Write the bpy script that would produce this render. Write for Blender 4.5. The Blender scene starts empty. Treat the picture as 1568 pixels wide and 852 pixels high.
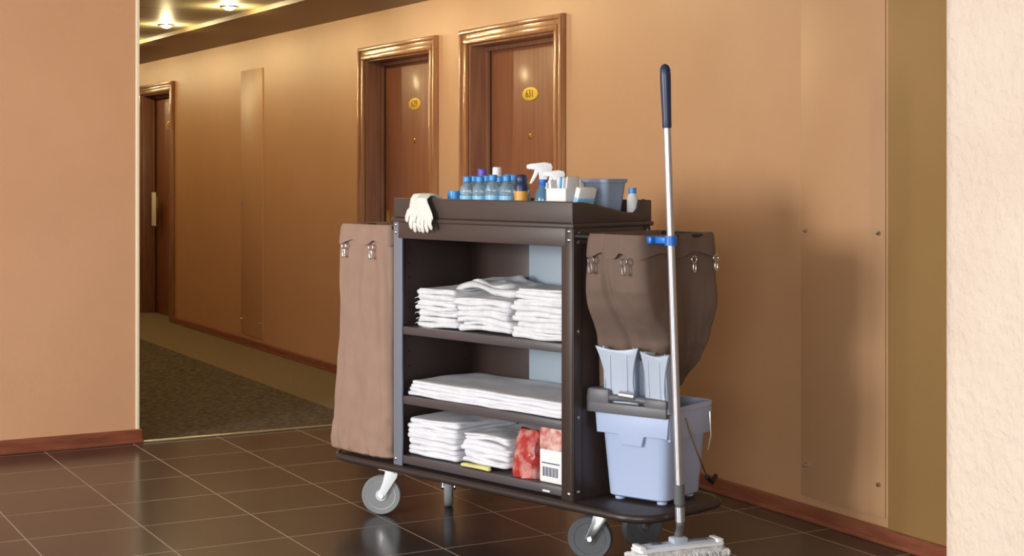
import bpy, bmesh, math, random
from mathutils import Vector, Matrix, noise
random.seed(4)
scene = bpy.context.scene
scene.view_settings.view_transform = 'Standard'
PI = math.pi

# ---------------------------------------------------------------- materials
def lin(c):
    return tuple(((v/255)/12.92 if v/255 <= 0.04045 else ((v/255+0.055)/1.055)**2.4) for v in c) + (1.0,)

def newmat(name, rgb, rough=0.5, metal=0.0, spec=None, trans=0.0, coat=0.0, emit=None, estr=0.0):
    m = bpy.data.materials.new(name); m.use_nodes = True
    p = m.node_tree.nodes['Principled BSDF']
    p.inputs['Base Color'].default_value = lin(rgb)
    p.inputs['Roughness'].default_value = rough
    p.inputs['Metallic'].default_value = metal
    if spec is not None: p.inputs['Specular IOR Level'].default_value = spec
    p.inputs['Transmission Weight'].default_value = trans
    p.inputs['Coat Weight'].default_value = coat
    p.inputs['Coat Roughness'].default_value = 0.15
    if emit:
        p.inputs['Emission Color'].default_value = lin(emit)
        p.inputs['Emission Strength'].default_value = estr
    return m

def nd(m, t, **kw):
    n = m.node_tree.nodes.new(t)
    for k, v in kw.items(): setattr(n, k, v)
    return n

def textured(name, c1, c2, scale=(1, 1, 1), nscale=5.0, detail=4.0, rough=0.6, bump=0.0, bscale=None, bdist=0.002,
             metal=0.0, coat=0.0, lo=0.35, hi=0.65, spec=None):
    m = newmat(name, c1, rough, metal, spec=spec, coat=coat)
    nt = m.node_tree; L = nt.links.new; p = nt.nodes['Principled BSDF']
    tc = nd(m, 'ShaderNodeTexCoord'); mp = nd(m, 'ShaderNodeMapping')
    mp.inputs['Scale'].default_value = scale
    L(tc.outputs['Object'], mp.inputs['Vector'])
    nz = nd(m, 'ShaderNodeTexNoise'); nz.inputs['Scale'].default_value = nscale; nz.inputs['Detail'].default_value = detail
    L(mp.outputs[0], nz.inputs['Vector'])
    cr = nd(m, 'ShaderNodeValToRGB')
    cr.color_ramp.elements[0].position = lo; cr.color_ramp.elements[0].color = lin(c1)
    cr.color_ramp.elements[1].position = hi; cr.color_ramp.elements[1].color = lin(c2)
    L(nz.outputs['Fac'], cr.inputs['Fac']); L(cr.outputs[0], p.inputs['Base Color'])
    if bump > 0:
        n2 = nd(m, 'ShaderNodeTexNoise'); n2.inputs['Scale'].default_value = bscale or nscale; n2.inputs['Detail'].default_value = 3
        L(mp.outputs[0], n2.inputs['Vector'])
        b = nd(m, 'ShaderNodeBump'); b.inputs['Strength'].default_value = bump; b.inputs['Distance'].default_value = bdist
        L(n2.outputs['Fac'], b.inputs['Height']); L(b.outputs[0], p.inputs['Normal'])
    return m

def tile_mat():
    m = newmat('floor_tile', (50, 40, 36), 0.3)
    nt = m.node_tree; L = nt.links.new; p = nt.nodes['Principled BSDF']
    g = nd(m, 'ShaderNodeNewGeometry'); s = nd(m, 'ShaderNodeSeparateXYZ'); L(g.outputs['Position'], s.inputs[0])
    outs = []
    for ax, off in ((0, 0.28), (1, 0.23)):
        a = nd(m, 'ShaderNodeMath', operation='SUBTRACT'); L(s.outputs[ax], a.inputs[0]); a.inputs[1].default_value = off - 43
        b = nd(m, 'ShaderNodeMath', operation='PINGPONG'); L(a.outputs[0], b.inputs[0]); b.inputs[1].default_value = 0.215
        outs.append(b)
    mn = nd(m, 'ShaderNodeMath', operation='MINIMUM'); L(outs[0].outputs[0], mn.inputs[0]); L(outs[1].outputs[0], mn.inputs[1])
    lt = nd(m, 'ShaderNodeMath', operation='LESS_THAN'); L(mn.outputs[0], lt.inputs[0]); lt.inputs[1].default_value = 0.0024
    nz = nd(m, 'ShaderNodeTexNoise'); nz.inputs['Scale'].default_value = 3.0; nz.inputs['Detail'].default_value = 5; L(g.outputs['Position'], nz.inputs['Vector'])
    cr = nd(m, 'ShaderNodeValToRGB'); cr.color_ramp.elements[0].color = lin((46, 42, 41)); cr.color_ramp.elements[1].color = lin((66, 60, 58))
    L(nz.outputs['Fac'], cr.inputs[0])
    mx = nd(m, 'ShaderNodeMix', data_type='RGBA'); L(lt.outputs[0], mx.inputs[0]); L(cr.outputs[0], mx.inputs[6]); mx.inputs[7].default_value = lin((172, 156, 136))
    L(mx.outputs[2], p.inputs['Base Color'])
    r = nd(m, 'ShaderNodeMapRange'); L(lt.outputs[0], r.inputs[0]); r.inputs[3].default_value = 0.2; r.inputs[4].default_value = 0.8
    L(r.outputs[0], p.inputs['Roughness'])
    p.inputs['Specular IOR Level'].default_value = 0.5
    b = nd(m, 'ShaderNodeBump'); b.invert = True; b.inputs['Strength'].default_value = 0.4; b.inputs['Distance'].default_value = 0.002
    L(lt.outputs[0], b.inputs['Height'])
    n2 = nd(m, 'ShaderNodeTexNoise'); n2.inputs['Scale'].default_value = 14; L(g.outputs['Position'], n2.inputs['Vector'])
    b2 = nd(m, 'ShaderNodeBump'); b2.inputs['Strength'].default_value = 0.05; b2.inputs['Distance'].default_value = 0.004
    L(n2.outputs['Fac'], b2.inputs['Height']); L(b.outputs[0], b2.inputs['Normal']); L(b2.outputs[0], p.inputs['Normal'])
    return m

def ceiling_mat():
    m = newmat('ceiling_panel', (150, 140, 105), 0.5)
    nt = m.node_tree; L = nt.links.new; p = nt.nodes['Principled BSDF']
    g = nd(m, 'ShaderNodeNewGeometry'); s = nd(m, 'ShaderNodeSeparateXYZ'); L(g.outputs['Position'], s.inputs[0])
    b = nd(m, 'ShaderNodeMath', operation='PINGPONG'); L(s.outputs[1], b.inputs[0]); b.inputs[1].default_value = 0.3
    lt = nd(m, 'ShaderNodeMath', operation='LESS_THAN'); L(b.outputs[0], lt.inputs[0]); lt.inputs[1].default_value = 0.012
    mx = nd(m, 'ShaderNodeMix', data_type='RGBA'); L(lt.outputs[0], mx.inputs[0]); mx.inputs[6].default_value = lin((160, 152, 122)); mx.inputs[7].default_value = lin((80, 70, 48))
    L(mx.outputs[2], p.inputs['Base Color'])
    return m

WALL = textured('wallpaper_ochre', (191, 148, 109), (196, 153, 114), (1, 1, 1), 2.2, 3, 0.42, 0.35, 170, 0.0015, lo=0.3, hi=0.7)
WALLD = textured('wallpaper_shaded', (154, 119, 73), (159, 124, 77), (1, 1, 1), 2.2, 3, 0.5, 0.3, 170, 0.0015)  # wallpaper with the near partition's shadow painted in as a darker tone
WALLL = textured('wallpaper_peach', (199, 150, 112), (204, 155, 117), (1, 1, 1), 2, 3, 0.5, 0.3, 150, 0.0015)
STUCCO = textured('stucco_cream', (201, 184, 168), (207, 191, 175), (1, 1, 1), 6, 3, 0.85, 0.8, 60, 0.007)
PLASTER = newmat('ceiling_plaster', (225, 222, 216), 0.9)
SOFFIT = newmat('soffit_paint', (118, 98, 76), 0.4)
TILE = tile_mat(); CEIL = ceiling_mat()
CARPET = textured('carpet_dark', (54, 46, 34), (112, 98, 70), (0.5, 1.4, 1), 55, 3, 0.95, 0.6, 200, 0.006, lo=0.42, hi=0.62)
CARPETB = textured('carpet_border', (118, 102, 72), (132, 114, 82), (1, 1, 1), 120, 3, 0.95, 0.5, 200, 0.004)
BASEW = textured('baseboard_wood', (122, 68, 48), (144, 84, 62), (1, 1, 8), 6, 4, 0.35)
DOORW = textured('door_mahogany', (128, 80, 55), (144, 92, 63), (9, 9, 0.5), 4, 5, 0.42, coat=0.12)
FRAMEW = textured('door_jamb_wood', (122, 80, 58), (140, 94, 69), (8, 8, 0.7), 5, 5, 0.35, coat=0.25)
CASEW = textured('door_casing_wood_lit', (144, 97, 62), (164, 115, 74), (8, 8, 0.7), 5, 5, 0.28, coat=0.5)  # lighter than the jamb: gold reflections painted into the casing colour
GOLD = newmat('brass', (220, 180, 90), 0.25, 0.9)
GOLDP = newmat('brass_plate', (236, 196, 76), 0.4, 0.2)
ENGR = newmat('engraving', (120, 84, 26), 0.5)
CREAM = newmat('corner_trim', (240, 225, 195), 0.4)
METAL = newmat('threshold_metal', (200, 185, 150), 0.3, 0.8)
CHROME = newmat('chrome', (205, 205, 205), 0.22, 1.0)
ALU = newmat('aluminium', (205, 205, 210), 0.3, 0.8)
BODY = newmat('cart_laminate_brown', (58, 45, 41), 0.38)
BODYT = newmat('cart_plastic_top', (70, 58, 54), 0.42)
POSTG = newmat('cart_post_sheen', (118, 122, 134), 0.3)  # reflected brightness of the left front post painted in as grey
SHELFE = newmat('shelf_edge', (78, 72, 74), 0.35)
DECK = newmat('deck_black', (52, 43, 41), 0.4)
BLACK = newmat('black_rubber', (22, 20, 20), 0.5)
BACKG = newmat('back_panel_grey', (158, 172, 184), 0.35, 0.1)
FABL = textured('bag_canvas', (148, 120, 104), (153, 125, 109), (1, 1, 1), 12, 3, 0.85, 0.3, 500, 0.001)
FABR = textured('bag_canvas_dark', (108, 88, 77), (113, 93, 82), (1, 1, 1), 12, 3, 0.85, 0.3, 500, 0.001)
TIRE = newmat('wheel_grey_rubber', (132, 134, 136), 0.6)
TIRED = newmat('wheel_dark_rubber', (84, 86, 90), 0.6)
HUB = newmat('wheel_hub', (205, 208, 210), 0.4)
WHITEP = newmat('white_plastic', (235, 237, 240), 0.4)
TOWEL = textured('towel_cotton', (216, 217, 221), (227, 228, 232), (1, 1, 1), 40, 3, 0.95, 0.8, 260, 0.003)
SHEET = textured('linen_white', (218, 219, 225), (227, 228, 234), (1, 1, 1), 20, 3, 0.85, 0.3, 300, 0.001)
YELC = newmat('yellow_cloth', (220, 214, 140), 0.9)
BUCK = newmat('bucket_plastic', (174, 189, 220), 0.4)
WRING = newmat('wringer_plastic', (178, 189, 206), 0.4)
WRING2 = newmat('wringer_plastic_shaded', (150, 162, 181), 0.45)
DGREY = newmat('clamp_grey', (98, 98, 102), 0.45)
NAVY = newmat('grip_navy', (38, 50, 82), 0.35)
BLUEP = newmat('blue_plastic', (30, 110, 200), 0.35)
LBLUE = newmat('cap_light_blue', (50, 145, 220), 0.35)
PURP = newmat('cap_purple', (95, 80, 190), 0.4)
WATER = newmat('bottle_water_pet', (210, 236, 250), 0.06, trans=0.8)
SPRAYB = newmat('spray_liquid_blue', (120, 165, 205), 0.12, trans=0.5)
LABEL = newmat('label_blue', (130, 198, 240), 0.4)
YELL = newmat('label_yellow', (225, 160, 60), 0.4)
PAPER = newmat('paper_white', (232, 232, 232), 0.7)
TUBG = newmat('tub_grey', (142, 158, 182), 0.45)
LATEX = newmat('latex_glove', (228, 226, 218), 0.6)
REDB = textured('red_plastic_wrap', (170, 52, 50), (205, 150, 142), (1, 1, 1), 22, 4, 0.25, 0.5, 20, 0.01, lo=0.45, hi=0.7)
PINK = textured('carton_pink', (180, 60, 68), (228, 200, 188), (1, 1, 1), 26, 2, 0.45)
BARC = newmat('print_dark', (70, 75, 105), 0.6)
MOPW = textured('mop_microfibre', (200, 201, 201), (222, 223, 222), (1, 1, 1), 50, 3, 0.95, 0.9, 150, 0.006)
LAMP = newmat('downlight_glow', (255, 240, 200), 0.5, emit=(255, 238, 190), estr=50)

# ---------------------------------------------------------------- builder
def rr(cx, cy, hx, hy, rad, N):
    rad = min(rad, hx*0.999, hy*0.999)
    segs = []
    a, b = hx-rad, hy-rad
    for k, (sx, sy, ang) in enumerate(((1, -1, -PI/2), (1, 1, 0), (-1, 1, PI/2), (-1, -1, PI))):
        segs.append(('arc', cx+sx*a, cy+sy*b, ang, rad*PI/2))
        if k == 0: segs.append(('ln', (cx+hx, cy-b), (cx+hx, cy+b), 0, 2*b))
        if k == 1: segs.append(('ln', (cx+a, cy+hy), (cx-a, cy+hy), 0, 2*a))
        if k == 2: segs.append(('ln', (cx-hx, cy+b), (cx-hx, cy-b), 0, 2*b))
        if k == 3: segs.append(('ln', (cx-a, cy-hy), (cx+a, cy-hy), 0, 2*a))
    pts = []
    nc = max(3, N//16)
    ls = max(2, (N-4*nc)//4)
    for s in segs:
        if s[0] == 'arc':
            for i in range(nc):
                t = s[3] + (PI/2)*i/nc
                pts.append((s[1]+rad*math.cos(t), s[2]+rad*math.sin(t)))
        else:
            for i in range(ls):
                t = i/ls
                pts.append((s[1][0]+(s[2][0]-s[1][0])*t, s[1][1]+(s[2][1]-s[1][1])*t))
    return pts

class Obj:
    def __init__(self, name):
        self.name = name; self.v = []; self.f = []; self.m = []; self.mats = []
    def mi(self, mat):
        if mat not in self.mats: self.mats.append(mat)
        return self.mats.index(mat)
    def add(self, vs, fs, mat, M=None):
        o = len(self.v); k = self.mi(mat)
        for p in vs:
            p = Vector(p)
            self.v.append(M @ p if M is not None else p)
        for f in fs:
            self.f.append([i+o for i in f]); self.m.append(k)
    def addbm(self, bm, mat, M=None):
        bm.verts.index_update()
        self.add([v.co.copy() for v in bm.verts], [[v.index for v in f.verts] for f in bm.faces], mat, M)
        bm.free()
    def box(self, lo, hi, mat, bev=0.0, M=None, seg=2):
        bm = bmesh.new(); bmesh.ops.create_cube(bm, size=1)
        for v in bm.verts:
            v.co = Vector([lo[i] + (v.co[i]+0.5)*(hi[i]-lo[i]) for i in range(3)])
        if bev > 0:
            bmesh.ops.bevel(bm, geom=bm.edges[:], offset=bev, segments=seg, affect='EDGES', profile=0.5)
        self.addbm(bm, mat, M)
    def loft(self, rings, mat, cap0=True, cap1=True, closed=True, M=None, loop=False):
        n = len(rings[0]); vs = [p for r in rings for p in r]; fs = []
        R = len(rings)
        for i in range(R if loop else R-1):
            a, b = i*n, ((i+1) % R)*n
            for j in range(n if closed else n-1):
                k = (j+1) % n
                fs.append([a+j, a+k, b+k, b+j])
        if not loop:
            if cap0: fs.append(list(range(n))[::-1])
            if cap1: fs.append([(R-1)*n+j for j in range(n)])
        self.add(vs, fs, mat, M)
    def lathe(self, prof, mat, c=(0, 0, 0), seg=24, M=None, cap=True):
        rings = []
        for r, z in prof:
            rings.append([(c[0]+r*math.cos(2*PI*j/seg), c[1]+r*math.sin(2*PI*j/seg), c[2]+z) for j in range(seg)])
        self.loft(rings, mat, cap, cap, M=M)
    def tube(self, pts, r, mat, seg=12, closed=False, M=None, flat=None):
        P = [Vector(p) for p in pts]; n = len(P)
        rs = r if isinstance(r, (list, tuple)) else [r]*n
        T = []
        for i in range(n):
            a = P[(i-1) % n] if (closed or i > 0) else P[i]
            b = P[(i+1) % n] if (closed or i < n-1) else P[i]
            T.append((b-a).normalized())
        up = Vector((0, 0, 1)) if abs(T[0].z) < 0.9 else Vector((0, 1, 0))
        if flat: up = Vector(flat)
        N = (up - T[0]*up.dot(T[0])).normalized()
        rings = []
        for i in range(n):
            N = (N - T[i]*N.dot(T[i])).normalized(); Bn = T[i].cross(N)
            k = 0.5 if flat else 1.0
            rings.append([P[i] + (N*math.cos(2*PI*j/seg)*k + Bn*math.sin(2*PI*j/seg))*rs[i] for j in range(seg)])
        self.loft(rings, mat, M=M, loop=closed)
    def prism(self, poly, t, mat, M=None, bev=0.0):
        bm = bmesh.new()
        vs = [bm.verts.new((x, y, -t/2)) for x, y in poly]
        f = bm.faces.new(vs)
        r = bmesh.ops.extrude_face_region(bm, geom=[f])
        bmesh.ops.translate(bm, verts=[e for e in r['geom'] if isinstance(e, bmesh.types.BMVert)], vec=(0, 0, t))
        bmesh.ops.recalc_face_normals(bm, faces=bm.faces[:])
        if bev > 0:
            ed = [e for e in bm.edges if abs(e.verts[0].co.z-e.verts[1].co.z) < 1e-6]
            bmesh.ops.bevel(bm, geom=ed, offset=bev, segments=2, affect='EDGES', profile=0.5)
        self.addbm(bm, mat, M)
    def slab(self, x0, x1, y0, y1, z0, t, mat, rad=0.02, amp=0.003, ns=9.0, seed=0.0, N=72, sag=None, M=None):
        cx, cy, hx, hy = (x0+x1)/2, (y0+y1)/2, (x1-x0)/2, (y1-y0)/2
        rings = []; e = t/2
        def ring(ins, z, k=1.0):
            r = rr(0, 0, hx-ins, hy-ins, max(rad-ins, 0.003), N)
            return [(cx+p[0]*k, cy+p[1]*k, z) for p in r]
        for k in (0.15, 0.5, 0.8): rings.append(ring(e, z0, k))
        for i in range(7):
            a = PI*i/6
            rings.append(ring(e*(1-math.sin(a)), z0+e-e*math.cos(a)))
        for k in (0.85, 0.65, 0.4, 0.15): rings.append(ring(e, z0+t, k))
        out = []
        for r in rings:
            q = []
            for p in r:
                v = Vector(p)
                nv = noise.noise_vector(Vector((v.x*ns+seed, v.y*ns+seed*1.7, v.z*ns*2.5+seed*0.6)))
                v += Vector((nv.x*amp*1.6, nv.y*amp*1.6, nv.z*amp))
                if sag: v.z += sag(p[0], p[1])
                q.append(v)
            out.append(q)
        self.loft(out, mat, M=M)
    def text(self, body, size, mat, M, depth=0.001):
        cu = bpy.data.curves.new('t', 'FONT'); cu.body = body; cu.size = size; cu.extrude = depth
        cu.align_x = 'CENTER'; cu.align_y = 'CENTER'
        ob = bpy.data.objects.new('t', cu); scene.collection.objects.link(ob)
        dg = bpy.context.evaluated_depsgraph_get(); dg.update()
        ev = ob.evaluated_get(dg); me = ev.to_mesh()
        vs = [v.co.copy() for v in me.vertices]; fs = [list(p.vertices) for p in me.polygons]
        ev.to_mesh_clear()
        bpy.data.objects.remove(ob); bpy.data.curves.remove(cu)
        self.add(vs, fs, mat, M)
    def finish(self, W=None, origin=(0, 0, 0), angle=38, recalc=True):
        o = Vector(origin)
        me = bpy.data.meshes.new(self.name)
        me.from_pydata([v-o for v in self.v], [], self.f)
        for m in self.mats: me.materials.append(m)
        me.polygons.foreach_set('material_index', self.m)
        if recalc:
            bm = bmesh.new(); bm.from_mesh(me); bmesh.ops.recalc_face_normals(bm, faces=bm.faces[:]); bm.to_mesh(me); bm.free()
        me.polygons.foreach_set('use_smooth', [True]*len(me.polygons))
        me.set_sharp_from_angle(angle=math.radians(angle))
        me.update()
        ob = bpy.data.objects.new(self.name, me); scene.collection.objects.link(ob)
        ob.matrix_world = (W if W is not None else Matrix.Identity(4)) @ Matrix.Translation(o)
        return ob

def basis(e1, e2, o):
    e1 = Vector(e1).normalized(); e2 = Vector(e2).normalized(); e3 = e1.cross(e2)
    M = Matrix.Identity(4)
    for i in range(3):
        M[i][0] = e1[i]; M[i][1] = e2[i]; M[i][2] = e3[i]; M[i][3] = o[i]
    return M

# ---------------------------------------------------------------- room shell
WX = 3.88
o = Obj('floor'); o.box((-7, -5, -0.12), (WX+0.2, 7.6, 0.0), TILE); o.finish()
o = Obj('carpet_floor')
o.box((1.9, 7.6, -0.12), (3.27, 18, 0.004), CARPET)
o.box((3.27, 7.6, -0.12), (WX+0.2, 18, 0.004), CARPETB)
o.finish()
o = Obj('trim_1'); o.box((2.03, 7.585, 0.0), (WX-0.02, 7.615, 0.008), METAL, 0.003); o.finish()

doors = [(6.54, 7.664, '631'), (7.982, 9.113, '629'), (13.30, 14.43, '627')]
CW = 0.078; OT = 2.062
o = Obj('wall_right')
y = -3.0
for a, b, _ in doors:
    o.box((WX, y, 0), (WX+0.22, a+CW, 2.7), WALL)
    o.box((WX, a+CW, OT), (WX+0.22, b-CW, 2.7), WALL)
    y = b-CW
o.box((WX, y, 0), (WX+0.22, 18.2, 2.7), WALL)
def panel(y0, y1, z0, z1, screws):
    o.box((WX-0.006, y0, z0), (WX+0.01, y1, z1), WALL, 0.003)
    for sy, sz in screws:
        o.lathe([(0.0, 0.012), (0.007, 0.011), (0.009, 0.006), (0.009, 0.0)], CHROME, seg=12, M=basis((0, 0, 1), (0, 1, 0), (WX-0.006, sy, sz)))
panel(4.256, 4.732, 0.089, 2.36, [(4.70, 1.125), (4.285, 1.13), (4.70, 0.21), (4.285, 0.21), (4.70, 2.1), (4.285, 2.1)])
panel(10.99, 11.49, 0.083, 2.12, [(11.46, 1.10), (11.03, 1.10), (11.46, 0.2), (11.03, 0.2)])
o.box((WX-0.012, -3, 0.0), (WX+0.01, 4.235, 2.6), WALLD, 0.003)  # raised wall section, its dark tone stands for wall_near's shadow
o.finish(recalc=False)

o = Obj('baseboard_right')
y = -3.0
for a, b, _ in doors + [(18.2, 18.2, '')]:
    o.box((WX-0.028, y, 0.0), (WX, a, 0.058), BASEW, 0.004)
    o.box((WX-0.032, y, 0.0), (WX-0.02, a, 0.018), BASEW, 0.003)
    y = b
o.finish()

o = Obj('wall_left')
o.box((-7, 7.6, 0), (2.03, 7.8, 2.7), WALLL)
o.box((1.88, 7.8, 0), (2.03, 18.2, 2.7), WALL)
o.finish()
o = Obj('baseboard_left')
o.box((-7, 7.578, 0), (2.045, 7.6, 0.068), BASEW, 0.004)
o.box((-7, 7.572, 0), (2.05, 7.585, 0.02), BASEW, 0.003)
o.box((2.03, 7.585, 0), (2.05, 18.2, 0.068), BASEW, 0.004)
o.finish()
o = Obj('trim_2'); o.box((2.018, 7.592, 0.068), (2.036, 7.612, 2.7), CREAM, 0.003); o.finish()
o = Obj('wall_end'); o.box((1.88, 18.2, 0), (WX+0.22, 18.4, 2.7), WALL); o.finish()

# near partition with rounded end
o = Obj('wall_near')
poly = [(1.6, -1.2), (1.6, 1.61)]
for i in range(1, 9):
    a = PI - (PI/2)*i/8
    poly.append((1.65+0.05*math.cos(a), 1.61+0.05*math.sin(a)))
poly += [(1.82, 1.66), (1.82, -1.2)]
o.prism(poly, 2.6, STUCCO, Matrix.Translation((0, 0, 1.3)))
o.finish()

# ceilings
o = Obj('ceiling')
o.box((1.88, 7.6, 2.38), (3.24, 18.2, 2.5), CEIL)
o.box((3.24, 7.6, 2.35), (WX+0.1, 18.2, 2.5), SOFFIT)
o.box((-7, -5, 2.6), (WX+0.2, 7.6, 2.72), PLASTER)
o.box((3.24, -3, 2.40), (WX, 7.6, 2.6), SOFFIT)
o.finish()
LY = (7.87, 9.27, 10.67, 12.07, 13.47, 14.87, 16.27)
for ly in LY:
    o = Obj('ceiling_downlight')
    o.lathe([(0.062, 0.0), (0.06, -0.008), (0.046, -0.010), (0.042, -0.002), (0.042, 0.0)], CHROME, (3.05, ly, 2.38), 24, cap=False)
    o.lathe([(0.040, 0.0), (0.038, -0.010), (0.028, -0.020), (0.012, -0.025), (0.0, -0.026)], LAMP, (3.05, ly, 2.38), 24, cap=False)
    o.finish(recalc=False)

# doors
def door(y0, y1, num, name):
    o = Obj(name)
    top = 2.136; X = WX
    for (xa, xb, ia, ib) in ((X-0.022, X+0.0, 0.0, CW), (X-0.034, X-0.01, 0.002, 0.024), (X-0.029, X-0.01, 0.05, CW+0.003)):
        o.box((xa, y0+ia, 0), (xb, y0+ib, top-ib), CASEW, 0.003)
        o.box((xa, y1-ib, 0), (xb, y1-ia, top-ib), CASEW, 0.003)
        o.box((xa, y0+ia, top-ib-0.0005), (xb, y1-ia, top-ia), CASEW, 0.003)
    a, b = y0+CW, y1-CW
    o.box((X-0.01, a, 0), (X+0.2, a+0.02, OT), FRAMEW, 0.002)
    o.box((X-0.01, b-0.02, 0), (X+0.2, b, OT), FRAMEW, 0.002)
    o.box((X-0.01, a+0.019, OT-0.02), (X+0.2, b-0.019, OT), FRAMEW, 0.002)
    o.box((X+0.085, a+0.02, 0), (X+0.105, a+0.04, OT-0.045), FRAMEW, 0.003)
    o.box((X+0.085, b-0.045, 0), (X+0.105, b-0.02, OT-0.045), FRAMEW, 0.003)
    o.box((X+0.085, a+0.02, OT-0.045), (X+0.105, b-0.02, OT-0.02), FRAMEW, 0.003)
    o.box((X+0.112, a+0.022, 0.006), (X+0.155, b-0.022, OT-0.022), DOORW, 0.002)
    F = X+0.112; c = (y0+y1)/2
    Mt = basis((0, -1, 0), (0, 0, 1), (F, c, 1.762))
    el = [(0.084*math.cos(2*PI*i/40), 0.036*math.sin(2*PI*i/40)) for i in range(40)]
    o.prism(el, 0.01, GOLDP, Mt, 0.002)
    o.text(num, 0.058, ENGR, Mt @ Matrix.Translation((0, 0, 0.0055)))
    Mp = basis((0, -1, 0), (0, 0, 1), (F, c, 1.536))
    o.lathe([(0.016, 0.0), (0.016, 0.004), (0.011, 0.007), (0.0, 0.007)], GOLD, seg=20, M=Mp)
    hy = b-0.09
    o.box((F-0.008, hy-0.022, 0.87), (F, hy+0.022, 1.1), GOLD, 0.003)
    o.tube([(F, hy, 0.995), (F-0.045, hy, 0.995), (F-0.055, hy-0.012, 0.995), (F-0.055, hy-0.12, 0.992)], 0.011, GOLD, 10)
    o.finish()
    return F, hy
for i, (a, b, n) in enumerate(doors):
    F, hy = door(a, b, n, 'door_%d' % (i+1))
o = Obj('door_hanger_sign')
o.prism([(-0.07, -0.2), (0.07, -0.2), (0.07, 0.11), (-0.07, 0.11)], 0.003, PAPER, basis((0, -1, 0), (0, 0, 1), (F-0.072, hy-0.14, 1.03)), 0.0006)
o.tube([(F-0.07, hy-0.11+0.03*math.cos(t*PI/12), 1.0+0.02*math.sin(t*PI/12)+0.0) for t in range(24)], 0.004, PAPER, 8, closed=True)
o.finish()

# ---------------------------------------------------------------- cart
M = Matrix.Translation((2.480, 5.482, 0)) @ Matrix.Rotation(math.radians(-74.03), 4, 'Z')
SL = Vector((-0.7025, -0.7117, 0))     # towards the left, along the floor
AW = Vector((-0.7117, 0.7025, 0))

c = Obj('housekeeping_cart')
def rrp(x0, x1, y0, y1, rad, N=64):
    return rr((x0+x1)/2, (y0+y1)/2, (x1-x0)/2, (y1-y0)/2, rad, N)
DX0, DX1, DY0, DY1 = -0.41, 1.29, -0.025, 0.445
rings = []
for ins, z in ((0.012, 0.180), (0.0, 0.186), (0.0, 0.204), (0.01, 0.210)):
    rings.append([(p[0], p[1], z) for p in rrp(DX0+ins, DX1-ins, DY0+ins, DY1-ins, 0.12-ins, 80)])
c.loft(rings, DECK)
c.tube([(p[0], p[1], 0.199) for p in rrp(DX0, DX1, DY0, DY1, 0.12, 96)], 0.015, DECK, 10, closed=True)
X0, X1, Y0, Y1 = -0.01, 0.945, 0.0, 0.41
c.box((X0+0.004, Y0+0.01, 0.21), (X0+0.018, Y1, 1.165), BODY, 0.002)
c.box((X1-0.018, Y0+0.01, 0.21), (X1-0.004, Y1, 1.165), BODY, 0.002)
c.box((X0+0.01, Y1-0.014, 0.22), (0.34, Y1-0.002, 1.165), BODY, 0.001)
c.box((0.34, Y1-0.016, 0.22), (0.62, Y1-0.004, 1.165), BACKG, 0.001)
c.box((0.623, Y1-0.016, 0.22), (X1-0.01, Y1-0.004, 1.165), BACKG, 0.001)
for xx, mt in ((X0, POSTG), (X1-0.05, BODY)):
    c.box((xx, Y0-0.006, 0.21), (xx+0.05, Y0+0.002, 1.166), mt, 0.0015)
for xx in (X0-0.004, X1-0.002):
    c.box((xx, Y0-0.003, 0.21), (xx+0.006, Y0+0.045, 1.166), BODY, 0.0015)
    c.box((xx, Y1-0.045, 0.21), (xx+0.006, Y1, 1.166), BODY, 0.0015)
for zt in (0.752, 0.482, 0.250):
    c.box((X0+0.018, 0.004, zt-0.012), (X1-0.018, Y1-0.018, zt), SHELFE, 0.002)
    c.box((X0+0.05, -0.001, zt-0.03), (X1-0.05, 0.008, zt+0.001), SHELFE, 0.002)
c.box((X0+0.03, Y0-0.008, 1.095), (X1-0.03, Y0+0.006, 1.166), BODYT, 0.003)
c.box((X0-0.01, Y0-0.014, 1.158), (X1+0.012, Y1+0.012, 1.176), BODYT, 0.006, seg=3)
c.box((X1-0.002, Y0+0.045, 1.105), (X1+0.004, Y1, 1.16), BODYT, 0.002)
c.box((X0, Y0-0.006, 1.174), (X1+0.002, Y1+0.004, 1.186), BODYT, 0.003)
c.box((X0+0.004, Y0-0.010, 1.176), (X1+0.004, Y0+0.004, 1.252), BODYT, 0.005, seg=3)
c.box((X0+0.004, Y1-0.006, 1.176), (X1+0.004, Y1+0.008, 1.252), BODYT, 0.005, seg=3)
side = [(-0.008, 1.176), (-0.008, 1.25)]
for i in range(0, 9):
    t = i/8; side.append((0.02+0.30*t, 1.25-0.042*(t*t*(3-2*t))))
for i in range(0, 7):
    a = PI*i/6
    side.append((0.375-0.035*math.cos(a)*1.0, 1.222+0.034*math.sin(a)))
side.append((0.41, 1.176))
for xx in (X0+0.009, X1-0.001):
    c.prism(side, 0.012, BODYT, basis((0, 1, 0), (0, 0, 1), (xx, 0, 0)), 0.003)
def bolt(p, nrm, r=0.007, mt=CHROME):
    n = Vector(nrm); e = Vector((0, 0, 1)); c.lathe([(0, 0.004), (r*0.6, 0.0035), (r, 0.001), (r, -0.001)], mt, seg=12, M=basis(e, n.cross(e), p))
for z in (1.148, 1.118, 0.235):
    bolt((X0+0.014, Y0-0.007, z), (0, -1, 0)); bolt((X1-0.014, Y0-0.007, z), (0, -1, 0))
for z in (1.14, 1.11, 0.80, 0.5, 0.24):
    bolt((X1+0.005, 0.022, z), (1, 0, 0)); bolt((X1+0.005, Y1-0.02, z), (1, 0, 0))
for k in range(14):
    for yy in (0.06, 0.36):
        bolt((X0+0.0185, yy, 0.30+k*0.058), (1, 0, 0), 0.0035, BLACK)
for k in range(6):
    bolt((0.60, Y1-0.017, 0.50+k*0.03), (0, -1, 0), 0.004, DGREY)
c.box((0.80, -0.003, 0.226), (0.835, -0.001, 0.232), PAPER)
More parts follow.
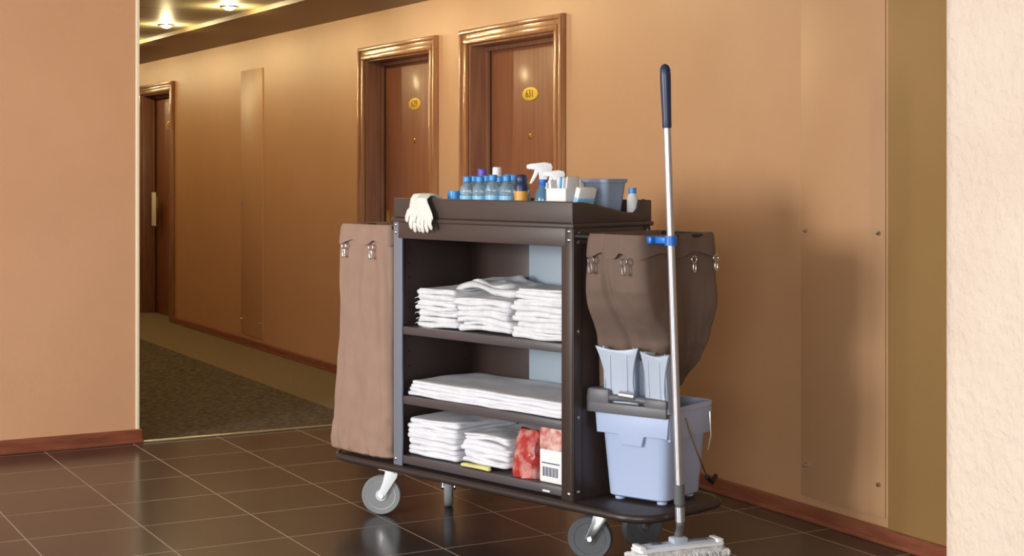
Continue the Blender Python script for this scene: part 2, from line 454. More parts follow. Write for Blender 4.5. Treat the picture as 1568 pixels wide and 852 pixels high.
def frame(xa, xb, z):
    pts = [(xa, 0.012, z)]
    s = 1 if xb > xa else -1
    for i in range(7):
        a = (PI/2)*i/6; pts.append((xb-s*0.05+s*0.05*math.sin(a), 0.062-0.05*math.cos(a), z))
    for i in range(7):
        a = (PI/2)*i/6; pts.append((xb-s*0.05+s*0.05*math.cos(a), 0.348+0.05*math.sin(a), z))
    pts.append((xa, 0.398, z))
    c.tube(pts, 0.010, BLACK, 10)
ZB = 1.132
frame(X1-0.01, 1.25, ZB); frame(X0, -0.345, ZB)

def bag(keys, mat, fold, nz=70, N=280, flapdrop=0.06, skew=None):
    def at(t):
        zt = keys[0][0] + (keys[-1][0]-keys[0][0])*t
        for a, b in zip(keys, keys[1:]):
            if a[0] >= zt >= b[0] - 1e-9:
                k = (a[0]-zt)/(a[0]-b[0]); k = k*k*(3-2*k)*0.5+k*0.5
                return [a[i]+(b[i]-a[i])*k for i in range(6)][1:] + [zt]
        return list(keys[-1][1:6]) + [zt]
    rings = []
    for i in range(nz+1):
        t = i/nz
        x0, x1, y0, y1, rad, z = at(t)
        base = rrp(x0, x1, y0, y1, rad, N); n = len(base); q = []
        for j, p in enumerate(base):
            a = base[j-1]; b = base[(j+1) % n]
            tx, ty = b[0]-a[0], b[1]-a[1]; L = math.hypot(tx, ty) or 1
            d = fold(j/n, t, p[0], p[1], z)
            yy = p[1]-tx/L*d
            if skew:
                u = min(1, max(0, (p[0]-x0)/(x1-x0))); w = min(1, max(0, (y1-p[1])/(y1-y0)))
                yy += skew(z)*math.sqrt(u)*w
            q.append((p[0]+ty/L*d, yy, z))
        rings.append(q)
    cx = sum(p[0] for p in rings[-1])/len(rings[-1]); cy = sum(p[1] for p in rings[-1])/len(rings[-1]); zl = rings[-1][0][2]
    for k, dz in ((0.93, -0.010), (0.75, -0.016), (0.4, -0.018), (0.1, -0.018)):
        rings.append([(cx+(p[0]-cx)*k, cy+(p[1]-cy)*k, zl+dz) for p in rings[nz]])
    c.loft(rings, mat, cap0=False, cap1=True)
    x0, x1, y0, y1, rad, z = at(0)
    rings = []
    for off, dz in ((-0.016, -0.05), (-0.014, -0.004), (-0.006, 0.012), (0.004, 0.012), (0.011, 0.0), (0.014, -0.025), (0.016, -0.045), (0.017, None), (0.010, None)):
        base = rrp(x0-off, x1+off, y0-off, y1+off, max(rad+off, 0.01), N); n = len(base)
        q = []
        for j, p in enumerate(base):
            dd = -(flapdrop + 0.010*math.sin(j/n*2*PI*9)) if dz is None else dz
            w = 0.003*math.sin(j/n*2*PI*13+off*50)
            q.append((p[0]+w, p[1]+w, ZB+dd))
        rings.append(q)
    c.loft(rings, mat, cap0=False, cap1=False)

def foldL(s, t, x, y, z):
    n = noise.noise(Vector((x*9, y*9, z*2.2)))
    n2 = noise.noise(Vector((x*18+5, y*18, z*7+3)))
    n3 = noise.noise(Vector((x*30+5, y*30, z*26+3)))
    return (0.015*n + 0.010*n2)*min(1, t*4+0.1) + 0.006*math.sin(s*2*PI*15+z*3)*max(0, 1-t*1.3)*min(1, t*8) + 0.010*n3*max(0, t-0.7)*3
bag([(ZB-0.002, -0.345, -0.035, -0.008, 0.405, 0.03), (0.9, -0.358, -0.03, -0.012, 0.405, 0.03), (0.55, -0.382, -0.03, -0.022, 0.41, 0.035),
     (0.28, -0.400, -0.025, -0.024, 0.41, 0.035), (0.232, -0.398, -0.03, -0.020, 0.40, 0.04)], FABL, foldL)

def foldR(s, t, x, y, z):
    n = noise.noise(Vector((x*7+2, y*7, z*2.5)))
    n2 = noise.noise(Vector((x*14+9, y*14, z*5)))
    n3 = noise.noise(Vector((x*34+2, y*34, z*20)))
    f2 = math.sin(s*2*PI*5 - 4.0*t + 1.0)
    crease = -0.016*math.exp(-((s-0.865-0.05*t)/0.016)**2)
    return (0.006*f2 + crease)*min(1, t*3) + (0.016*n+0.009*n2+0.002*n3)*min(1, t*3)
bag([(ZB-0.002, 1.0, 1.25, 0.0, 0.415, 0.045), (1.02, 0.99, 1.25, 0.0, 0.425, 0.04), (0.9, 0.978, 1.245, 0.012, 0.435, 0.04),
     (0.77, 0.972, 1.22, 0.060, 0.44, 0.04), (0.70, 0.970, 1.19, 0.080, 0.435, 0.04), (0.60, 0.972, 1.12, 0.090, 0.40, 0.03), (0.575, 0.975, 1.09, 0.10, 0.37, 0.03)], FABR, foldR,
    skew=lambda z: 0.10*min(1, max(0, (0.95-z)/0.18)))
def hook(p, nrm):
    n = Vector(nrm).normalized(); s = n.cross(Vector((0, 0, 1)))
    P = Vector(p)
    ring = [P + s*0.013*math.cos(k*PI/8) + Vector((0, 0, 0.011*math.sin(k*PI/8))) for k in range(16)]
    c.tube(ring, 0.0026, CHROME, 6, closed=True)
    ring = [P + Vector((0, 0, -0.028)) + n*0.002 + s*0.007*math.cos(k*PI/8) + Vector((0, 0, 0.018*math.sin(k*PI/8))) for k in range(16)]
    c.tube(ring, 0.0022, CHROME, 6, closed=True)
    c.tube([P+Vector((0, 0, -0.042))-s*0.010, P+Vector((0, 0, -0.042))+s*0.010], 0.0035, CHROME, 8)
for xx in (-0.29, -0.12): hook((xx, -0.030, 1.055), (0, -1, 0))
for xx in (1.05, 1.20): hook((xx, -0.024, 1.055), (0, -1, 0))
for yy in (0.26, 0.38): hook((1.272, yy, 1.055), (1, 0, 0))
def caster(sx, sy, d, hubmat, tire, forkmat, R=0.078, off=0.042):
    d = Vector(d).normalized(); up = Vector((0, 0, 1)); ax = d.cross(up)
    S = Vector((sx, sy, 0))
    c.box((sx-0.045, sy-0.035, 0.174), (sx+0.045, sy+0.035, 0.182), forkmat, 0.002)
    c.lathe([(0.026, 0.176), (0.03, 0.172), (0.03, 0.166), (0.022, 0.163)], forkmat, (sx, sy, 0), 20)
    W = S + d*off + up*R
    for sg in (-1, 1):
        poly = [(-0.022, 0.166), (0.028, 0.166), (0.036, 0.13), (off+0.015, R), (off, R-0.014), (off-0.015, R), (0.0, 0.12), (-0.02, 0.15)]
        c.prism(poly, 0.004, forkmat, basis(d, up, S + ax*0.024*sg), 0.001)
    c.prism([(-0.022, 0.160), (0.028, 0.160), (0.028, 0.166), (-0.022, 0.166)], 0.05, forkmat, basis(d, up, S), 0.001)
    Mw = basis(d, up, W)
    c.lathe([(R*0.70, -0.014), (R*0.93, -0.016), (R, -0.009), (R, 0.009), (R*0.93, 0.016), (R*0.70, 0.014)], tire, seg=40, M=Mw)
    c.lathe([(0.010, -0.019), (0.022, -0.018), (0.024, -0.010), (R*0.6, -0.008), (R*0.71, -0.0155), (R*0.71, 0.0155), (R*0.6, 0.008), (0.024, 0.010), (0.022, 0.018), (0.010, 0.019)], hubmat, seg=40, M=Mw)
    c.lathe([(0.008, -0.03), (0.009, -0.026), (0.009, 0.026), (0.008, 0.03)], CHROME, seg=12, M=Mw)
caster(-0.06, 0.03, SL, HUB, TIRE, WHITEP)
caster(-0.035, 0.31, -AW, HUB, TIRE, CHROME, off=0.03)
caster(1.0, 0.09, (-0.80, -0.60, 0), TIRED, TIRED, CHROME)
caster(1.0, 0.36, (-0.35, -0.94, 0), TIRED, TIRED, CHROME)
c.finish(M)

# ---------------------------------------------------------------- linens
def stack(name, x0, x1, y0, y1, z, n, t, mat, seed, amp=0.004, jit=0.012, sagf=None, fringe=False):
    o = Obj(name); rnd = random.Random(seed); zz = z
    for i in range(n):
        j = [rnd.uniform(-jit, jit) for _ in range(4)]
        tt = t*rnd.uniform(0.85, 1.15)
        o.slab(x0+j[0], x1+j[1]*0.6, y0+abs(j[2]), y1+j[3], zz, tt, mat, 0.02, amp, 9, seed*3+i*2.3, sag=sagf)
        if i % 2 == 0:
            o.slab(x0+j[0]+0.006, x1+j[1]*0.6-0.004, y0+abs(j[2])+0.004, y1, zz+tt*0.8, tt*0.5, mat, 0.02, amp, 9, seed*5+i, N=48, sag=sagf)
            zz += tt*0.2
        if fringe:
            for k in range(26):
                yy = y0+0.02+(y1-y0-0.04)*k/25; q = rnd.uniform(0.6, 1.3)
                xs = x0+j[0]+0.004
                o.tube([(xs, yy, zz+tt*0.5), (xs-0.012*q, yy+rnd.uniform(-.004, .004), zz+tt*0.35), (xs-0.022*q, yy+rnd.uniform(-.006, .006), zz+tt*0.1)], [0.002, 0.0016, 0.0008], mat, 5)
        zz += tt*0.94
    o.finish(M, ((x0+x1)/2, (y0+y1)/2, z))
stack('folded_towel_stack', 0.075, 0.30, 0.03, 0.34, 0.755, 7, 0.0185, TOWEL, 1, amp=0.008, fringe=True, sagf=lambda x, y: 0.02*(x-0.1))
stack('folded_towel_stack', 0.31, 0.60, 0.02, 0.34, 0.755, 5, 0.022, TOWEL, 2, amp=0.008, sagf=lambda x, y: 0.008*math.sin((x-.3)*9))
stack('folded_towel_stack', 0.62, 0.885, 0.015, 0.35, 0.755, 9, 0.0185, TOWEL, 3, amp=0.006)
o = Obj('crumpled_towel')
o.slab(0.22, 0.58, 0.09, 0.36, 0.886, 0.03, TOWEL, 0.05, 0.012, 12, 7.7, sag=lambda x, y: 0.022*math.exp(-((x-.33)/.09)**2) + 0.002)
o.slab(0.26, 0.50, 0.12, 0.34, 0.905, 0.022, TOWEL, 0.05, 0.012, 14, 3.1, sag=lambda x, y: 0.018*math.exp(-((x-.33)/.07)**2))
o.finish(M, (0.4, 0.2, 0.89))
stack('folded_bed_sheet', 0.04, 0.885, 0.015, 0.36, 0.485, 4, 0.015, SHEET, 4, amp=0.004, jit=0.018)
stack('folded_bed_sheet', 0.03, 0.32, 0.02, 0.36, 0.253, 7, 0.019, SHEET, 5, amp=0.007, jit=0.008)
stack('folded_bed_sheet', 0.335, 0.585, 0.025, 0.36, 0.253, 5, 0.021, SHEET, 6, amp=0.010, jit=0.015, sagf=lambda x, y: 0.016*math.cos((x-.46)*7))
stack('yellow_cleaning_cloth', 0.37, 0.52, -0.004, 0.02, 0.2525, 1, 0.014, YELC, 8, amp=0.003, jit=0.001)

o = Obj('red_plastic_pouch')
rings = []
for i in range(15):
    t = i/14; z = 0.252+0.165*t
    w = 0.062*(1-0.25*t**3) + 0.006*math.sin(t*9); d = 0.05*(1-t**2.2)+0.006
    r = rr(0.668, 0.072, w, d, min(w, d)*0.7, 40); q = []
    for p in r:
        n = noise.noise_vector(Vector((p[0]*28, p[1]*28, z*28)))
        q.append((p[0]+n.x*0.010, p[1]+n.y*0.010, z+(n.z*0.010 if 0 < i else 0)))
    rings.append(q)
o.loft(rings, REDB); o.finish(M, (0.668, 0.072, 0.252), angle=25)
o = Obj('soap_powder_carton')
o.box((0.762, 0.02, 0.252), (0.880, 0.10, 0.370), PAPER, 0.006)
o.box((0.762, 0.02, 0.368), (0.880, 0.10, 0.448), PINK, 0.006)
for k in range(14):
    xx = 0.780+k*0.0055
    o.box((xx, 0.0185, 0.275), (xx+0.003 - (k % 3)*0.0008, 0.0205, 0.308), BARC)
o.box((0.775, 0.0185, 0.320), (0.862, 0.0205, 0.324), BARC)
o.finish(M, (0.817, 0.06, 0.252))

# ---------------------------------------------------------------- tray items
TZ = 1.1865
def pet(x, y, h=0.15, r=0.029, cap=LBLUE, liq=WATER):
    o = Obj('water_bottle'); k = h/0.15
    pr = [(0.0, 0.002), (r*0.8, 0.0), (r, 0.006)]
    for i in range(6):
        z = 0.012+i*0.014
        pr += [(r, z), (r*0.94, z+0.004), (r*0.94, z+0.007), (r, z+0.011)]
    pr += [(r, 0.098), (r*0.93, 0.112), (r*0.7, 0.124), (0.014, 0.132), (0.013, 0.136)]
    o.lathe([(a, b*k) for a, b in pr], liq, (x, y, TZ), 24)
    o.lathe([(r*1.012, 0.045*k), (r*1.02, 0.046*k), (r*1.02, 0.078*k), (r*1.012, 0.079*k)], LABEL, (x, y, TZ), 24, cap=False)
    o.lathe([(0.0155, 0.134*k), (0.0165, 0.135*k), (0.0165, 0.152*k), (0.014, 0.155*k), (0.0, 0.155*k)], cap, (x, y, TZ), 20)
    o.finish(M, (x, y, TZ))
for x, y in ((0.265, 0.17), (0.30, 0.10), (0.335, 0.17), (0.37, 0.10), (0.405, 0.17), (0.30, 0.24), (0.375, 0.245), (0.44, 0.10), (0.475, 0.175), (0.45, 0.25), (0.505, 0.11)):
    pet(x, y, 0.148+random.uniform(-0.004, 0.006))
for x, y, cm, h in ((0.15, 0.32, PURP, 0.175), (0.225, 0.33, WHITEP, 0.182)):
    o = Obj('cleaner_bottle')
    o.lathe([(0.0, 0.0), (0.026, 0.0), (0.03, 0.006), (0.03, 0.10), (0.024, 0.12), (0.014, 0.128), (0.014, 0.134)], WHITEP if cm is WHITEP else SPRAYB, (x, y, TZ), 24)
    o.lathe([(0.018, 0.132), (0.019, 0.135), (0.018, h), (0.014, h+0.004), (0.0, h+0.004)], cm, (x, y, TZ), 24)
    o.finish(M, (x, y, TZ))
o = Obj('adhesive_tape_roll')
o.lathe([(0.016, 0.0), (0.026, 0.0), (0.026, 0.036), (0.016, 0.036), (0.016, 0.0)], LBLUE, (0.215, 0.11, TZ+0.058), 28, cap=False)
o.lathe([(0.016, 0.0), (0.028, 0.0), (0.028, 0.0575), (0.016, 0.0575), (0.016, 0.0)], WHITEP, (0.215, 0.11, TZ), 28, cap=False)
o.finish(M, (0.215, 0.11, TZ))
o = Obj('aerosol_can')
x, y = 0.570, 0.12
o.lathe([(0.0, 0.0), (0.024, 0.0), (0.025, 0.003), (0.025, 0.03)], NAVY, (x, y, TZ), 28)
o.lathe([(0.0251, 0.028), (0.0253, 0.03), (0.0253, 0.095), (0.0251, 0.097)], YELL, (x, y, TZ), 28)
o.lathe([(0.025, 0.095), (0.025, 0.118), (0.02, 0.13), (0.012, 0.136), (0.012, 0.14)], NAVY, (x, y, TZ), 28)
o.lathe([(0.0205, 0.128), (0.0215, 0.13), (0.021, 0.152), (0.017, 0.158), (0.0, 0.158)], NAVY, (x, y, TZ), 28)
o.finish(M, (x, y, TZ))
def spray(x, y, k, body):
    o = Obj('spray_bottle')
    o.lathe([(0.0, 0.0), (0.030*k, 0.0), (0.033*k, 0.006), (0.033*k, 0.07*k), (0.029*k, 0.095*k), (0.018*k, 0.112*k), (0.014*k, 0.125*k)], body, (x, y, TZ), 28)
    o.lathe([(0.0335*k, 0.02*k), (0.034*k, 0.022*k), (0.034*k, 0.062*k), (0.0335*k, 0.064*k)], LABEL, (x, y, TZ), 28)
    o.lathe([(0.017*k, 0.122*k), (0.018*k, 0.124*k), (0.018*k, 0.14*k), (0.012*k, 0.144*k)], BLUEP, (x, y, TZ), 20)
    Ms = basis(SL, (0, 0, 1), (x, y, TZ))
    head = [(-0.030, 0.166), (-0.036, 0.188), (-0.030, 0.203), (-0.005, 0.208), (0.030, 0.204), (0.052, 0.202), (0.054, 0.182), (0.030, 0.179), (0.018, 0.174), (0.014, 0.142), (-0.014, 0.142), (-0.018, 0.156)]
    o.prism([(a*k, b*k) for a, b in head], 0.028*k, WHITEP, Ms, 0.003)
    trig = [(0.016, 0.180), (0.032, 0.180), (0.036, 0.165), (0.046, 0.142), (0.052, 0.128), (0.044, 0.126), (0.032, 0.142), (0.022, 0.160)]
    o.prism([(a*k, b*k) for a, b in trig], 0.014*k, WHITEP, Ms, 0.002)
    o.prism([(a*k, b*k) for a, b in ((0.052, 0.182), (0.062, 0.184), (0.062, 0.198), (0.052, 0.2))], 0.018*k, WHITEP, Ms, 0.001)
    o.finish(M, (x, y, TZ))
spray(0.635, 0.17, 0.98, SPRAYB); spray(0.715, 0.16, 0.84, SPRAYB)
o = Obj('amenity_sachet_carton')
Mb = Matrix.Translation((0.805, 0.10, TZ)) @ Matrix.Rotation(0.12, 4, 'Z')
for lo, hi in (((-0.045, -0.045, 0), (0.045, 0.045, 0.003)), ((-0.045, -0.045, 0), (0.045, -0.042, 0.11)), ((-0.045, 0.042, 0), (0.045, 0.045, 0.14)), ((-0.045, -0.045, 0), (-0.042, 0.045, 0.13)), ((0.042, -0.045, 0), (0.045, 0.045, 0.11))):
    o.box(lo, hi, PAPER, 0.0005, Mb)
for k in range(7):
    Mk = Mb @ Matrix.Translation((-0.034+k*0.010, 0, 0.005)) @ Matrix.Rotation(random.uniform(-0.10, 0.15), 4, 'Y')
    o.box((-0.003, -0.036, 0), (0.003, 0.036, random.uniform(0.13, 0.15)), LABEL if k % 4 == 3 else PAPER, 0.002, Mk)
o.finish(M, (0.805, 0.10, TZ))
o = Obj('paper_cup_stack')
for k in range(4):
    z = 0.014*k
    o.lathe([(0.0, z), (0.022, z), (0.030, z+0.088), (0.032, z+0.089), (0.032, z+0.093), (0.028, z+0.093), (0.021, z+0.012), (0.0, z+0.012)], PAPER, (0.725, 0.275, TZ), 28)
o.finish(M, (0.725, 0.275, TZ))
o = Obj('soap_box')
Mb = Matrix.Translation((0.876, 0.11, TZ+0.004)) @ Matrix.Rotation(-0.1, 4, 'Z') @ Matrix.Rotation(0.32, 4, 'Y')
o.box((-0.012, -0.04, 0), (0.012, 0.04, 0.115), PAPER, 0.003, Mb)
o.box((-0.0125, -0.0405, 0.060), (0.0125, 0.0405, 0.080), LABEL, 0.003, Mb)
o.finish(M, (0.876, 0.11, TZ))
o = Obj('plastic_tub')
rings = []
for h, d, z in ((0.044, 0.044, 0.0), (0.047, 0.047, 0.004), (0.060, 0.060, 0.128), (0.065, 0.065, 0.129), (0.066, 0.066, 0.142), (0.060, 0.060, 0.143), (0.056, 0.056, 0.126), (0.043, 0.043, 0.01)):
    rings.append([(p[0], p[1], TZ+z) for p in rr(0.835, 0.285, h, d, 0.02, 48)])
o.loft(rings, TUBG); o.finish(M, (0.835, 0.285, TZ))
o = Obj('shampoo_bottle')
o.lathe([(0.0, 0.0), (0.018, 0.0), (0.02, 0.004), (0.02, 0.075), (0.013, 0.088), (0.011, 0.092)], PAPER, (0.918, 0.345, TZ), 24)
o.lathe([(0.014, 0.09), (0.015, 0.091), (0.014, 0.11), (0.0, 0.111)], LBLUE, (0.918, 0.345, TZ), 20)
o.finish(M, (0.918, 0.345, TZ))

def glove(xc, lean, yoff, fl):
    o = Obj('rubber_glove')
    yf = -0.022 - yoff
    rings = []
    path = [(0.075, 1.236, 0.036), (0.04, 1.256, 0.036), (0.015, 1.266, 0.035), (-0.010, 1.264, 0.034), (yf, 1.250, 0.034), (yf-0.003, 1.235, 0.037), (yf-0.004, 1.215, 0.043), (yf-0.004, 1.195, 0.046), (yf-0.003, 1.180, 0.044), (yf-0.002, 1.172, 0.038)]
    for i, (yy, zz, hw) in enumerate(path):
        a = path[max(0, i-1)]; b = path[min(len(path)-1, i+1)]
        t = Vector((0, b[0]-a[0], b[1]-a[1])).normalized(); n = Vector((1, 0, 0)).cross(t)
        cx = xc + lean*(1.25-zz)*1.0
        rings.append([Vector((cx+hw*math.cos(2*PI*j/20), yy, zz)) + n*0.007*math.sin(2*PI*j/20) for j in range(20)])
    o.loft(rings, LATEX)
    base = xc + lean*0.065
    for k, (dx, ln, sp) in enumerate(((-0.032, 0.034, -0.10), (-0.011, 0.046, -0.03), (0.011, 0.044, 0.04), (0.031, 0.033, 0.12))):
        x = base+dx
        ln *= fl
        p = [(x, yf-0.003, 1.186), (x+sp*0.02, yf-0.006, 1.172), (x+sp*ln*0.5, yf-0.009, 1.172-ln*0.5), (x+sp*ln+lean*0.01, yf-0.006, 1.172-ln), (x+sp*ln+lean*0.01, yf-0.004, 1.172-ln-0.006)]
        o.tube(p, [0.010, 0.0105, 0.0100, 0.0088, 0.003], LATEX, 10, flat=(0, 1, 0))
    p = [(base-0.030, yf-0.003, 1.215), (base-0.050, yf-0.004, 1.20), (base-0.058, yf-0.006, 1.18), (base-0.060, yf-0.005, 1.165), (base-0.060, yf-0.004, 1.160)]
    o.tube(p, [0.012, 0.0115, 0.0105, 0.009, 0.003], LATEX, 10, flat=(0, 1, 0))
    o.finish(M, (xc, -0.01, 1.26))
glove(0.145, 0.15, 0.0, 0.95)
glove(0.185, 0.4, 0.012, 0.95)

# ---------------------------------------------------------------- bucket and wringer
BM = Matrix.Translation((1.09, 0.265, 0.211)) @ Matrix.Rotation(math.radians(9), 4, 'Z')
o = Obj('mop_bucket')
rings = []
for h, d, z, r in ((0.112, 0.118, 0.012, 0.03), (0.120, 0.126, 0.018, 0.035), (0.136, 0.142, 0.245, 0.035), (0.139, 0.145, 0.252, 0.035), (0.1425, 0.1485, 0.255, 0.035),
                   (0.147, 0.155, 0.320, 0.035), (0.155, 0.163, 0.321, 0.038), (0.156, 0.164, 0.334, 0.038), (0.153, 0.161, 0.337, 0.038), (0.143, 0.151, 0.337, 0.034), (0.140, 0.148, 0.32, 0.034), (0.118, 0.124, 0.03, 0.03)):
    rings.append([(p[0], p[1], z) for p in rr(0, 0, h, d, r, 64)])
o.loft(rings, BUCK, M=BM)
for sx in (-1, 1):
    for sy in (-1, 1):
        o.lathe([(0.0, 0), (0.018, 0), (0.018, 0.016), (0, 0.016)], BUCK, (sx*0.085, sy*0.09, 0), 16, M=BM)
o.prism([(-0.142, 0.235), (-0.05, 0.235), (-0.04, 0.20), (0.04, 0.20), (0.05, 0.235), (0.142, 0.235), (0.150, 0.318), (-0.150, 0.318)], 0.012, BUCK, BM @ basis((1, 0, 0), (0, 0, 1), (0, -0.149, 0)), 0.004)
o.prism([(-0.140, 0.225), (0.140, 0.225), (0.148, 0.318), (-0.148, 0.318)], 0.012, BUCK, BM @ basis((0, 1, 0), (0, 0, 1), (0.142, 0, 0)), 0.004)
pts = [(0.160, -0.06, 0.30), (0.168, -0.045, 0.25), (0.174, 0.0, 0.17), (0.178, 0.05, 0.09), (0.180, 0.09, 0.06), (0.178, 0.118, 0.072)]
o.tube(pts, 0.0035, CHROME, 8, M=BM)
o.tube([(0.178, 0.055, 0.082), (0.180, 0.09, 0.058), (0.178, 0.120, 0.075)], 0.009, BLACK, 10, M=BM)
o.tube([(0.160, 0.11, 0.30), (0.170, 0.10, 0.22), (0.174, 0.07, 0.17)], 0.0035, CHROME, 8, M=BM)
o.finish(M, (1.09, 0.265, 0.211))

o = Obj('mop_wringer')
o.box((-0.168, -0.182, 0.308), (0.155, -0.156, 0.345), DGREY, 0.005, BM)
o.box((-0.168, -0.182, 0.335), (-0.075, -0.115, 0.392), DGREY, 0.010, BM)
o.box((0.07, -0.182, 0.335), (0.155, -0.115, 0.372), DGREY, 0.008, BM)
o.box((-0.168, -0.182, 0.338), (-0.150, 0.06, 0.37), DGREY, 0.005, BM)
o.tube([(-0.08, -0.165, 0.362), (0.0, -0.172, 0.366), (0.08, -0.165, 0.360)], 0.012, DGREY, 12, M=BM)
o.tube([(-0.03, -0.178, 0.378), (0.03, -0.178, 0.375)], 0.013, ALU, 14, M=BM)
# press body: back plate joining both jaws
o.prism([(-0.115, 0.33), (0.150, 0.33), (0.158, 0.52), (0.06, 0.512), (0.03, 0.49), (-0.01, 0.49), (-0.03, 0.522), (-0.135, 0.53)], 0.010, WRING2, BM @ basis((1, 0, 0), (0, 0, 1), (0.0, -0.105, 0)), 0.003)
def jaw(cx, cy, w, lean, rot, H=0.215):
    pl = []
    L = 14
    wd = lambda t: w*(0.33 + (0.19*((t-.35)/.65)**2 if t > .35 else 0.13*((.35-t)/.35)**1.5))
    for i in range(L+1):
        t = i/L; pl.append((-wd(t) + lean*t, -0.02+H*t))
    for i in range(5): pl.append((-w*0.5+lean + w*(i+1)/6, H-0.02 - 0.012*math.sin(PI*(i+1)/6)))
    for i in range(L+1):
        t = 1-i/L; pl.append((wd(t) + lean*t, -0.02+H*t))
    Mj = BM @ Matrix.Translation((cx, cy, 0.345)) @ Matrix.Rotation(rot, 4, 'Z') @ Matrix.Rotation(math.radians(90+4), 4, 'X')
    o.prism(pl, 0.012, WRING, Mj, 0.003)
    for q in (-0.2, 0.2):
        o.box((w*q+lean*0.5-0.002, 0.02, 0.005), (w*q+lean*0.5+0.002, H-0.05, 0.009), WRING, 0.001, Mj)
    for s in (-1, 1):
        w2 = [(0, -0.02), (0, H-0.02), (-0.050, H-0.03), (-0.030, 0.09), (-0.022, -0.02)]
        Mw = Mj @ Matrix.Translation((s*w*0.36+lean*0.6, 0, 0)) @ Matrix.Rotation(math.radians(-90), 4, 'Y')
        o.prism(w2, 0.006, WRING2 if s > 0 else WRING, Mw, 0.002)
jaw(-0.042, -0.148, 0.160, -0.012, 0.10)
jaw(0.100, -0.155, 0.135, 0.008, -0.25, 0.205)
o.finish(M, (1.09, 0.15, 0.53))

# ---------------------------------------------------------------- mop
o = Obj('flat_mop')
b0 = Vector((1.335, 0.108, 0.168)); t0 = Vector((1.335, 0.027, 1.713)); ax = (t0-b0).normalized(); L = (t0-b0).length
def P(s): return b0 + ax*s
o.tube([P(0.11), P(L-0.20)], 0.0130, ALU, 20)
gp = [0.0, 0.008, 0.03, 0.08, 0.12, 0.17, 0.195, 0.206, 0.212]
o.tube([P(L-0.212+s) for s in gp], [0.0145, 0.0155, 0.0155, 0.0165, 0.0175, 0.0185, 0.0175, 0.0125, 0.003], NAVY, 20)
o.tube([P(0.0), P(0.02), P(0.05), P(0.075), P(0.08), P(0.14), P(0.145)], [0.014, 0.015, 0.014, 0.015, 0.019, 0.0185, 0.014], DGREY, 18)
o.tube([P(0.02), P(0.07)], 0.0165, ALU, 16)
cz = P((1.128-0.168)/ax.z)
o.tube([cz+Vector((0, 0, -0.016)), cz+Vector((0, 0, 0.016))], 0.021, BLUEP, 18)
o.box((1.252, cz.y-0.03, cz.z-0.013), (1.275, cz.y+0.05, cz.z+0.013), BLUEP, 0.006)
o.box((1.270, cz.y-0.012, cz.z-0.012), (1.325, cz.y+0.012, cz.z+0.012), BLUEP, 0.004)
hd = Vector((0.146, 0.376, 0)).normalized()
HM = Matrix.Translation((1.368, 0.055, 0.100)) @ Matrix.Rotation(math.atan2(hd.y, hd.x), 4, 'Z')
o.slab(-0.165, 0.165, -0.05, 0.05, -0.005, 0.022, MOPW, 0.03, 0.004, 30, 2.0, N=120, M=HM)
o.prism([(-0.15, -0.038), (0.15, -0.038), (0.16, -0.028), (0.16, 0.028), (0.15, 0.038), (-0.15, 0.038), (-0.16, 0.028), (-0.16, -0.028)], 0.010, WHITEP, HM @ Matrix.Translation((0, 0, 0.022)), 0.003)
o.box((-0.13, -0.018, 0.025), (0.13, 0.018, 0.036), WRING, 0.004, HM)
for s in (-1, 1):
    o.box((s*0.145-0.012, -0.03, 0.025), (s*0.145+0.012, 0.03, 0.038), WHITEP, 0.004, HM)
    o.box((s*0.085-0.02, -0.014, 0.033), (s*0.085+0.02, 0.014, 0.040), DGREY, 0.003, HM)
hinge = HM @ Vector((0, 0, 0.035))
o.box((-0.028, -0.02, 0.030), (0.028, 0.02, 0.052), WRING, 0.006, HM)
o.tube([hinge+Vector((0, 0, 0.0)), hinge+Vector((-0.005, 0.01, 0.02)), b0], [0.016, 0.015, 0.013], DGREY, 14)
rnd = random.Random(9)
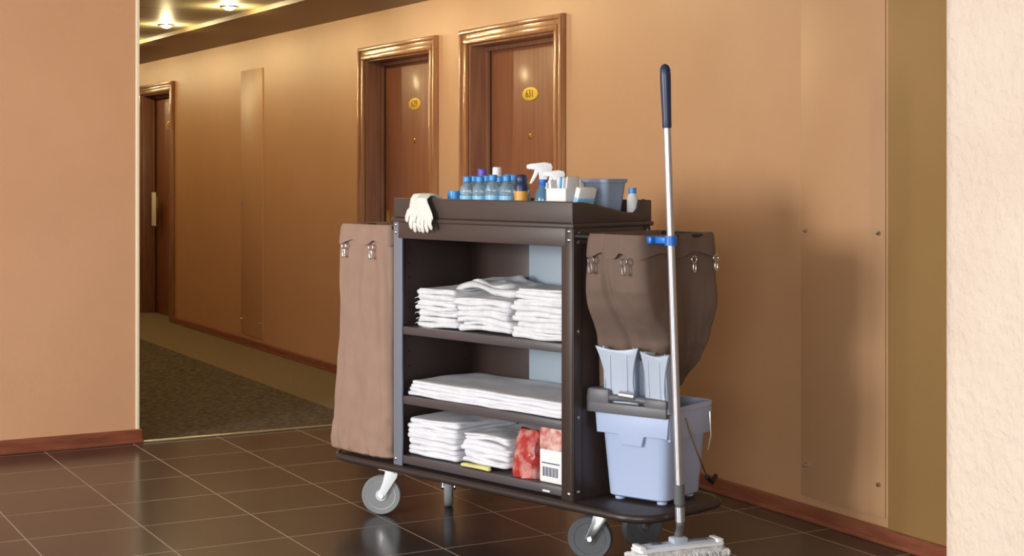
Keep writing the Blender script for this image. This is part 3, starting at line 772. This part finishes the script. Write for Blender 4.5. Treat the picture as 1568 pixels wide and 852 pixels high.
for k in range(90):
    for s in (-1, 1):
        x = -0.163+0.326*k/89; ln = rnd.uniform(0.012, 0.020)
        o.tube([(x, s*0.045, 0.006), (x+rnd.uniform(-.004, .004), s*(0.045+ln*0.7), 0.0), (x+rnd.uniform(-.005, .005), s*(0.045+ln), -0.012)], [0.0035, 0.0032, 0.0018], MOPW, 5, M=HM)
for k in range(22):
    for s in (-1, 1):
        yv = -0.045+0.09*k/21; ln = rnd.uniform(0.010, 0.018)
        o.tube([(s*0.16, yv, 0.006), (s*(0.16+ln*0.7), yv, 0.0), (s*(0.16+ln), yv+rnd.uniform(-.005, .005), -0.012)], [0.0035, 0.0032, 0.0018], MOPW, 5, M=HM)
o.finish(M, (1.368, 0.055, 0.09))

# ---------------------------------------------------------------- lights
def area(name, loc, tgt, sx, sy, W, col):
    l = bpy.data.lights.new(name, 'AREA'); l.shape = 'RECTANGLE'; l.size = sx; l.size_y = sy; l.energy = W; l.color = col
    ob = bpy.data.objects.new(name, l); scene.collection.objects.link(ob); ob.location = loc
    ob.rotation_euler = (Vector(tgt)-Vector(loc)).to_track_quat('-Z', 'Y').to_euler(); return ob
area('window_light', (-4.2, 4.1, 1.75), (3.6, 5.3, 1.2), 1.6, 1.5, 330, (1.0, 0.98, 0.96))
area('fill_light_front', (-3.6, -3.4, 1.9), (3.0, 5.8, 0.9), 3.2, 1.8, 370, (1.0, 0.99, 0.98))  # added soft fill from behind the camera, no window modelled there
for ly in (6.6,) + LY:
    l = bpy.data.lights.new('downlight', 'POINT'); l.energy = 12 if ly > 7.6 else 8; l.color = (1.0, 0.78, 0.40); l.shadow_soft_size = 0.02
    ob = bpy.data.objects.new('downlight', l); scene.collection.objects.link(ob); ob.location = (3.05, ly, 2.325)
w = bpy.data.worlds.new('World'); scene.world = w; w.use_nodes = True
w.node_tree.nodes['Background'].inputs[0].default_value = (0.95, 0.98, 1.0, 1); w.node_tree.nodes['Background'].inputs[1].default_value = 1.0

# ---------------------------------------------------------------- camera
cam = bpy.data.cameras.new('camera'); cam.sensor_width = 36; cam.lens = 2350/1568*36; cam.shift_y = -(426-257)/1568
co = bpy.data.objects.new('camera', cam); scene.collection.objects.link(co)
co.location = (0, 0, 1.37); co.rotation_euler = (math.radians(90), 0, math.radians(-28.65))
scene.camera = co
